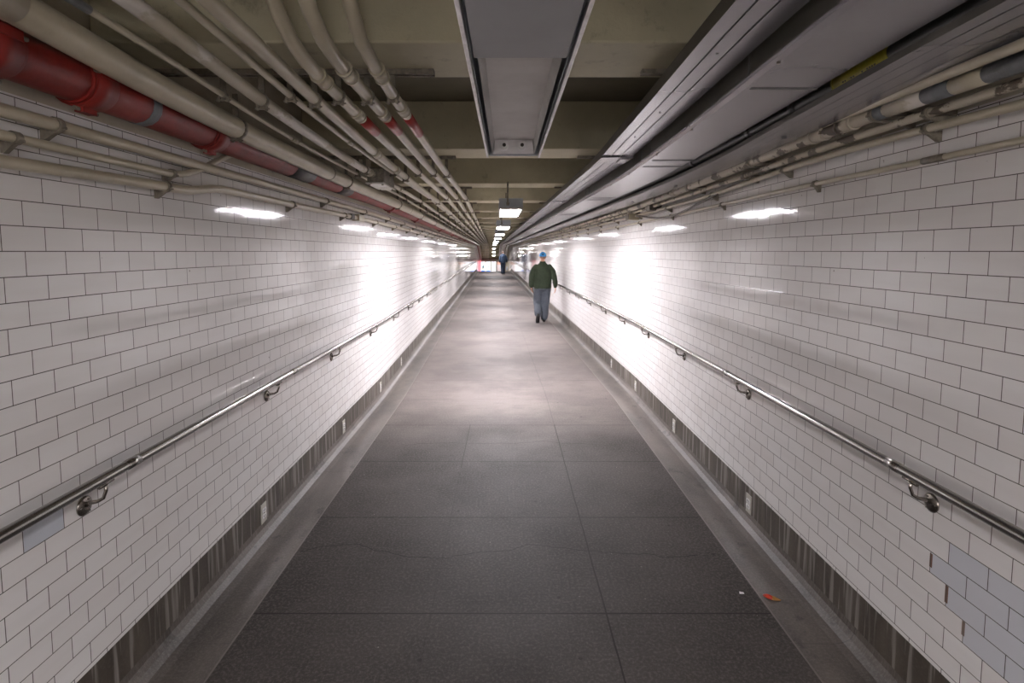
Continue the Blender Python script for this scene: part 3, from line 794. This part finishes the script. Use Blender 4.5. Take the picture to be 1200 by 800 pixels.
m=MB(); m.box(xl,xr,SE-.15,SE+.05,CAM-1.12,CAM-.80)
m.box(xl,xr,SE-.16,SE-.1501,CAM-.87,CAM-.80,1)
tag(m.build('trim_3',['lintel','maroon']),**STR)
m=MB(); m.box(-6,xl,SE,SE+.2,CAM+HF,CAM+HTOP+.3); m.box(xr,4,SE,SE+.2,CAM+HF,CAM+HTOP+.3)
m.box(xl,xr,SE+.05,SE+.2,CAM-1.0,CAM+HTOP+.8)
tag(m.build('wall_front','plaster'),**STR)
# lit posters
def poster(x0,x1,label,blobs,strip_col):
    y=66.2; z0,z1=CAM-2.62,CAM-1.20
    o=Vector(((x0+x1)/2,y,z0)); root=empty('lit_poster',o,label,'poster','lit posters beyond the ramp')
    m=MB(); m.box(x0,x1,y,y+.12,z0,z1); m.build('frame','white_plastic',root)
    m=MB(); m.box(x0+.03,x1-.03,y-.01,y-.001,z0+.03,z1-.03); m.build('poster_sheet',emit('sheet',(.95,.97,1),.165),root)
    for i,(cx,cz,w,h,c) in enumerate(blobs):
        m=MB(); X=x0+(x1-x0)*cx; Z=z0+(z1-z0)*cz
        n=14; rows=[[ (X+math.cos(2*math.pi*k/n)*w,q,Z+math.sin(2*math.pi*k/n)*h) for k in range(n)] for q in (y-.016,y-.0101)]
        m.grid(rows,0,False,True,True); m.build('picture',emit('pic',c,.09),root)
    if strip_col:
        m=MB(); m.box(x0+.05,x1-.05,y-.018,y-.0101,z0+.20,z0+.36); m.build('blue_band',emit('band',strip_col,.16),root)
poster(-3.10,-2.58,'left lit white poster with dark green picture and blue foot band',[(.55,.52,.13,.22,(.12,.2,.22)),(.4,.36,.06,.1,(.6,.3,.1)),(.4,.88,.2,.10,(.55,.75,.9))],(.03,.2,.9))
poster(-2.50,-1.92,'middle lit white poster with green picture and blue foot band',[(.5,.9,.25,.09,(.55,.75,.9)),(.6,.52,.14,.10,(.35,.6,.45))],(.03,.2,.9))
poster(-1.84,-1.26,'right lit white poster with faint red lines and no blue band',[(.5,.90,.2,.1,(.5,.5,.65)),(.45,.36,.2,.03,(.95,.45,.4)),(.35,.55,.15,.03,(.9,.6,.6))],None)
o=Vector((T(XL,0,59.4).x+.09,59.4,CAM-2.95))
m=MB(); m.box(o.x-.07,o.x+.07,59.33,59.47,o.z,CAM-.84)
cm,nt,b=new_mat('pink_light'); gg=G(nt); sp=gg.n('ShaderNodeSeparateXYZ'); tc=gg.n('ShaderNodeTexCoord'); gg.l(tc.outputs['Object'],sp.inputs[0])
cc=gg.ramp(sp.outputs[2],.55,.95,(1,.35,.08,1),(1,.16,.22,1)); gg.l(cc,b.inputs['Emission Color']); b.inputs['Emission Strength'].default_value=.24
b.inputs['Base Color'].default_value=(.6,.2,.2,1)
tag(m.build('light_column',cm,origin=o),'glowing pink and orange upright light strip at foot of the ramp','light')
o=Vector((-1.0,65.6,CAM+HF))
root=empty('display_case',o,'dark framed display case standing right of the lit posters','case')
z1=CAM-1.18; z0=CAM+HF
M['dframe']=paint('dark_frame',(.05,.05,.055),(.03,.03,.03),.4,bump=0)
m=MB(); m.box(-1.19,-1.12,65.5,65.7,z0,z1); m.box(-.62,-.55,65.5,65.7,z0,z1); m.box(-1.1199,-.6201,65.5,65.7,z0,z0+.85); m.build('frame','dframe',root)
m=MB(); m.box(-1.1199,-.6201,65.55,65.6,z0+.8501,z1-.4); m.build('panel',paint('case_panel',(.35,.38,.42),(.5,.3,.25),.4,scale=3,bump=0),root)
m=MB(); m.box(-1.1199,-.6201,65.55,65.6,z1-.399,z1); m.build('header',paint('case_head',(.5,.28,.2),(.4,.2,.15),.4,scale=3,bump=0),root)
def hall_lamp(x,s,label):
    o=W(x,HTOP+.2,s); root=empty('hall_light',o,label,'light')
    m=MB(); m.box(x-.16,x+.16,s-.6,s+.6,o.z,o.z+.05); m.build('housing','housing',root)
    m=MB(); m.box(x-.14,x+.14,s-.58,s+.58,o.z-.012,o.z-.0005); m.build('diffuser','lamp_low',root)
hall_lamp(-2.6,63.5,'left box light on the hall ceiling beyond the ramp')
hall_lamp(-.6,63.5,'right box light on the hall ceiling beyond the ramp')

# ------------------------------------------------------------------ people
def remesh(mb, name, mat, parent, voxel=.008, smooth=6, disp=None, origin=(0,0,0)):
    tmp=mb.build('tmp',mat,None,origin=None)
    md=tmp.modifiers.new('r','REMESH'); md.mode='VOXEL'; md.voxel_size=voxel; md.use_smooth_shade=True
    sm=tmp.modifiers.new('s','SMOOTH'); sm.iterations=smooth; sm.factor=.5
    if disp:
        tx=bpy.data.textures.new('folds','CLOUDS'); tx.noise_scale=disp[1]; tx.noise_depth=2
        d=tmp.modifiers.new('d','DISPLACE'); d.texture=tx; d.strength=disp[0]; d.mid_level=.5; d.texture_coords='LOCAL'
    dg=bpy.context.evaluated_depsgraph_get(); dg.update()
    me=bpy.data.meshes.new_from_object(tmp.evaluated_get(dg))
    old=tmp.data; bpy.data.objects.remove(tmp); bpy.data.meshes.remove(old)
    me.name=name
    for p in me.polygons: p.use_smooth=True
    if not me.materials: me.materials.append(M[mat] if isinstance(mat,str) else mat)
    ob=bpy.data.objects.new(name,me); COL.objects.link(ob); ob.parent=parent
    return ob
def seg(mb, pts, rad, n=14, flat=1.0):
    """tapered limb through joints, flat squeezes front to back"""
    P=[Vector(p) for p in pts]; out=[]; R=[]
    for i in range(len(P)-1):
        for t in (0,.25,.5,.75): out.append(P[i].lerp(P[i+1],t)); R.append(rad[i]+(rad[i+1]-rad[i])*t)
    out.append(P[-1]); R.append(rad[-1])
    mb.tube(out,R,n)
    mb.ell(P[0],rad[0],rad[0],rad[0],seg=10,rings=6); mb.ell(P[-1],rad[-1],rad[-1],rad[-1],seg=10,rings=6)
def loft(mb, rings, n=24):
    rows=[]
    for (cx,cy,z,rx,ry) in rings:
        rows.append([Vector((cx+rx*math.cos(t)*(1 if True else 0), cy+ry*math.sin(t), z)) for t in [2*math.pi*k/n for k in range(n)]])
    mb.grid(rows,0,True,True,True)
def hand(mb, wrist, side, dirn=Vector((0,0,-1))):
    w=Vector(wrist); d=Vector(dirn).normalized()
    fwd=Vector((0,1,0)); inn=Vector((-side,0,0))
    # palm
    for i in range(4):
        off=fwd*(.026-.0175*i)
        seg(mb,[w+fwd*(.012-.008*i), w+d*.045+off*.9, w+d*.085+off],[.015,.0145,.0105],8)
    L=[.066,.076,.071,.055]
    for i in range(4):
        off=fwd*(.027-.0180*i); b=w+d*.085+off
        k1=b+d*L[i]*.42+inn*.006; k2=k1+d*L[i]*.30+inn*.014; k3=k2+d*L[i]*.2+inn*.016
        seg(mb,[b,k1,k2,k3],[.0092,.0086,.008,.0068],8)
    b=w+d*.030+fwd*.022
    seg(mb,[b,b+fwd*.026+d*.024+inn*.006,b+fwd*.034+d*.052+inn*.012,b+fwd*.032+d*.072+inn*.014],[.0125,.0105,.0095,.0075],8)
SKIN=paint('skin',(.50,.25,.17),(.44,.21,.14),.5,scale=12,bump=.05)
SKIN2=paint('skin_tan',(.30,.17,.11),(.26,.14,.09),.5,scale=12,bump=.05)
def person(loc, J, H, skin, cloth, label, heavy=1.0, cap=None, haircol=None, rotz=0):
    """joints in metres for a 1.72 m figure facing +Y, origin between the feet"""
    root=empty('person',loc,label,'person'); root.rotation_euler=(0,0,rotz); k=H/1.72; root.scale=(k,k,k)
    V3=Vector
    b=MB()
    # ---- body: one surface
    loft(b,[(0,0,.80,.15,.105),(0,0,.88,.165,.12),(0,-.005,.98,.150,.11),(0,-.005,1.08,.145,.108),(0,0,1.20,.165,.118),(0,0,1.30,.180,.118),(0,-.005,1.38,.17,.10),(0,-.01,1.43,.11,.075),(0,-.012,1.46,.062,.06)])
    seg(b,[(0,-.015,1.42),(0,.0,1.50),(0,.012,1.56)],[.064,.056,.056])
    hc=V3((0,.012,1.615))
    b.ell(hc+V3((0,-.006,.012)),.076,.096,.088); b.ell(hc+V3((0,.030,-.040)),.058,.062,.062)   # skull, jaw
    b.ell(hc+V3((0,.100,-.022)),.013,.020,.022,seg=8,rings=6); b.ell(hc+V3((0,.085,.016)),.045,.02,.010,seg=10,rings=6)  # nose, brow
    b.ell(hc+V3((0,.086,-.056)),.026,.012,.009,seg=10,rings=6)                                  # lips
    for s in (-1,1):
        b.ell(hc+V3((s*.079,-.004,-.012)),.010,.020,.032,seg=8,rings=6)                        # ears
        a=J['arm'][s]; seg(b,a,[.055,.046,.040,.034,.026]); hand(b,a[-1],s,V3(a[-1])-V3(a[-2]))
        l=J['leg'][s]; seg(b,l[:3],[.085,.058,.042]); 
        seg(b,[l[2],V3(l[2]).lerp(V3(l[3]),.5),l[3]],[.042,.038,.028])
    body=remesh(b,'body',skin,root,.0065,3)
    for s in (-1,1):
        e=MB(); e.ell(hc+V3((s*.031,.090,.000)),.011,.008,.009,seg=10,rings=6); e.build('eye','white_plastic',None).parent=body
    # ---- top
    t=MB(); q=heavy
    hem=J.get('hem',.84)
    loft(t,[(0,0,hem,.195*q,.145*q),(0,-.005,hem+.06,.200*q,.150*q),(0,-.008,.98,.195*q,.150*q),(0,-.008,1.10,.195*q,.150*q),(0,-.01,1.22,.198*q,.148*q),(0,-.012,1.31,.195*q,.138*q),(0,-.012,1.37,.170*q,.115),(0,-.014,1.425,.120,.088),(0,-.013,1.455,.088,.075),(0,-.012,1.475,.075,.068),(0,-.008,1.50,.070,.064)])
    for s in (-1,1):
        a=J['arm'][s]; wr=V3(a[-2]).lerp(V3(a[-1]),.78)
        seg(t,[a[0],a[1],a[2],a[3],wr],[.066*q,.064*q,.060*q,.056*q,.047*q])
    j=remesh(t,J['topname'],cloth[0],root,.009,8,(.022,.10))
    # ---- trousers
    t=MB()
    loft(t,[(0,0,.76,.11,.10),(0,0,.82,.175*q,.135*q),(0,0,.90,.180*q,.140*q),(0,0,.97,.165*q,.125*q),(0,0,1.0,.160*q,.12*q)])
    for s in (-1,1):
        l=[V3(p) for p in J['leg'][s]]; ank=l[2].lerp(l[3],.85) 
        seg(t,[l[0]-V3((0,0,.02)),l[0].lerp(l[1],.5),l[1],l[2].lerp(l[1],.4),l[3]+ (l[2]-l[3])*.12],[.112*q,.104*q,.092*q,.086*q,.080*q])
    tr=remesh(t,'trousers',cloth[1],root,.009,6,(.018,.09))
    # ---- shoes
    for s in (-1,1):
        sh=MB(); an=V3(J['leg'][s][3]); toe=V3(J['toe'][s]); d=(toe-an); heel=V3(J['heel'][s])
        f=(toe-heel).normalized()
        seg(sh,[an,heel.lerp(an,.45)],[.040,.042],10)
        seg(sh,[heel+f*.03,heel+f*.10,heel+f*.18,heel+f*.235],[.046,.050,.053,.042],12)
        remesh(sh,'shoe',cloth[2],root,.007,3)
    # ---- head cover
    if haircol:
        h=MB(); h.ell(hc+V3((0,-.012,.020)),.082,.100,.090); hr=remesh(h,'hair',haircol,root,.008,3)
    if cap:
        c=MB(); rows=[]
        for i in range(9):
            ph=math.pi/2*i/8*.99
            rows.append([hc+V3((.088*math.cos(ph)*math.cos(tt), -.006+.106*math.cos(ph)*math.sin(tt), .022+.088*math.sin(ph)**.9)) for tt in [2*math.pi*n/28 for n in range(28)]])
        c.grid([[p-V3((0,0,.020)) for p in rows[0]]]+rows,0,True,True,True)
        c.ell(hc+V3((0,-.006,.112)),.008,.008,.005,seg=8,rings=6)
        cp_=c.build('cap',cap,None); cp_.parent=root
        v=MB(); rows=[]
        for i in range(4):
            r_=.0+i/3*.075
            rows.append([hc+V3(((.084+r_*.1)*math.sin(tt), .010+.078*math.cos(tt)+r_*math.cos(tt)+.01, .010-.012*i/3-.012*abs(math.sin(tt))**2)) for tt in [math.radians(-62+124*n/12) for n in range(13)]])
        v.grid(rows); vz=v.build('visor',cap,None); vz.parent=cp_; so=vz.modifiers.new('t','SOLIDIFY'); so.thickness=.004
        e=MB(); 
        n=16; rows=[[hc+V3((math.cos(2*math.pi*i/n)*.026, -.006-.1055*math.cos(.30+.12*math.sin(2*math.pi*i/n))-o_, .048+math.sin(2*math.pi*i/n)*.016)) for i in range(n)] for o_ in (-.004,.0025)]
        e.grid(rows,0,False,True,True); e.build('strap_opening','ink',None).parent=cp_
        # grey hair under the cap
        h=MB(); rows=[[hc+V3(((.0775+.002)*math.cos(tt),-.008+.0985*math.sin(tt),z)) for tt in [math.radians(180+15+150*i/14) for i in range(15)]] for z in (-.020,.000,.024)]
        h.grid(rows); hh=h.build('hair',paint('grey_hair',(.25,.22,.19),(.18,.15,.13),.7,scale=60),None); hh.parent=root; so=hh.modifiers.new('t','SOLIDIFY'); so.thickness=.008
    return root
GREEN=paint('green_jacket_cloth',(.026,.038,.018),(.018,.027,.012),.85,scale=9,bump=.3)
BLUEGREY=paint('blue_grey_trouser_cloth',(.078,.088,.108),(.056,.064,.08),.8,scale=7,bump=.3)
BLACKL=paint('black_leather',(.012,.011,.012),(.02,.018,.018),.4,scale=9,bump=.1)
CAPB=paint('bright_blue_cap_cloth',(.035,.27,.62),(.03,.22,.52),.6,scale=9,bump=.1)
NAVY=paint('navy_shirt_cloth',(.010,.025,.055),(.007,.018,.04),.8,scale=9,bump=.2)
NAVY2=paint('navy_trouser_cloth',(.012,.022,.045),(.008,.015,.03),.8,scale=9,bump=.2)
HAIR=paint('brown_hair',(.05,.035,.025),(.03,.02,.015),.7,scale=60)
J1=dict(topname='jacket', hem=.83,
 arm={-1:[(-.165,-.015,1.355),(-.235,-.03,1.26),(-.275,-.04,1.12),(-.285,.00,.98),(-.275,.04,.86)],
       1:[(.165,-.015,1.355),(.240,-.03,1.26),(.285,-.05,1.12),(.310,-.04,.98),(.315,-.01,.86)]},
 leg={-1:[(-.088,0,.88),(-.122,.09,.51),(-.118,-.10,.32),(-.112,-.24,.215)],
       1:[(.088,0,.88),(.075,.03,.49),(.055,.0,.28),(.040,-.02,.09)]},
 heel={-1:(-.115,-.325,.205),1:(.040,-.065,.050)}, toe={-1:(-.122,-.24,.05),1:(.055,.19,.040)})
person(T(.89+BK*(13.45-BEND),FL,13.45),J1,1.72,SKIN,(GREEN,BLUEGREY,BLACKL),
  'person walking away in dark green jacket, blue-grey trousers and bright blue cap',1.12,cap=CAPB,rotz=math.radians(-2))
J2=dict(topname='shirt', hem=.90,
 arm={-1:[(-.155,-.015,1.36),(-.215,-.02,1.25),(-.240,-.03,1.12),(-.245,.0,.98),(-.235,.04,.87)],
       1:[(.155,-.015,1.36),(.215,-.02,1.25),(.240,-.03,1.12),(.25,.02,.98),(.255,.07,.87)]},
 leg={-1:[(-.082,0,.88),(-.085,.05,.49),(-.075,-.02,.28),(-.065,-.08,.10)],
       1:[(.082,0,.88),(.075,.02,.49),(.07,.06,.28),(.065,.09,.09)]},
 heel={-1:(-.065,-.125,.065),1:(.065,.045,.045)}, toe={-1:(-.065,.10,.040),1:(.075,.29,.040)})
person(T(-.25+BK*(41.5-BEND),FL,41.5),J2,1.80,SKIN2,(NAVY,NAVY2,BLACKL),
  'distant person in navy shirt and trousers walking down toward the posters',1.0,haircol=HAIR,rotz=math.radians(3))
o=T(.03+BK*(41.5-BEND),FL+.30,41.6); root=empty('carrier_bag',o,'pale blue plastic bag hanging from the distant person right hand','bag')
BAG=paint('pale_plastic',(.55,.62,.70),(.48,.55,.62),.35,scale=9,bump=.2)
m=MB(); loft(m,[(o.x,o.y,o.z,.05,.09),(o.x,o.y,o.z+.06,.065,.12),(o.x,o.y,o.z+.20,.055,.11),(o.x,o.y,o.z+.32,.03,.08)],16); m.build('bag_body',BAG,root)
m=MB(); m.tube([(o.x,o.y-.06,o.z+.31),(o.x,o.y-.03,o.z+.44),(o.x,o.y,o.z+.50),(o.x,o.y+.03,o.z+.44),(o.x,o.y+.06,o.z+.31)],.008,6); m.build('handle',BAG,root)

# ------------------------------------------------------------------ world, camera, view
w=bpy.data.worlds.new('World'); C.world=w; w.use_nodes=True
w.node_tree.nodes['Background'].inputs[0].default_value=(0,0,0,1); w.node_tree.nodes['Background'].inputs[1].default_value=0
cam=bpy.data.cameras.new('Camera'); co=bpy.data.objects.new('Camera',cam); COL.objects.link(co); C.camera=co
cam.sensor_width=36; cam.lens=36*640/1200.0; cam.clip_start=.05; cam.clip_end=300
co.location=(0,0,CAM); co.rotation_euler=(math.radians(90-4.515),0,0)
cam.shift_x=6.5/1200; cam.shift_y=-55/1200
C.view_settings.view_transform='Standard'; C.view_settings.look='None'; C.view_settings.gamma=1.0
C.view_settings.use_curve_mapping=False; C.view_settings.exposure=2.57
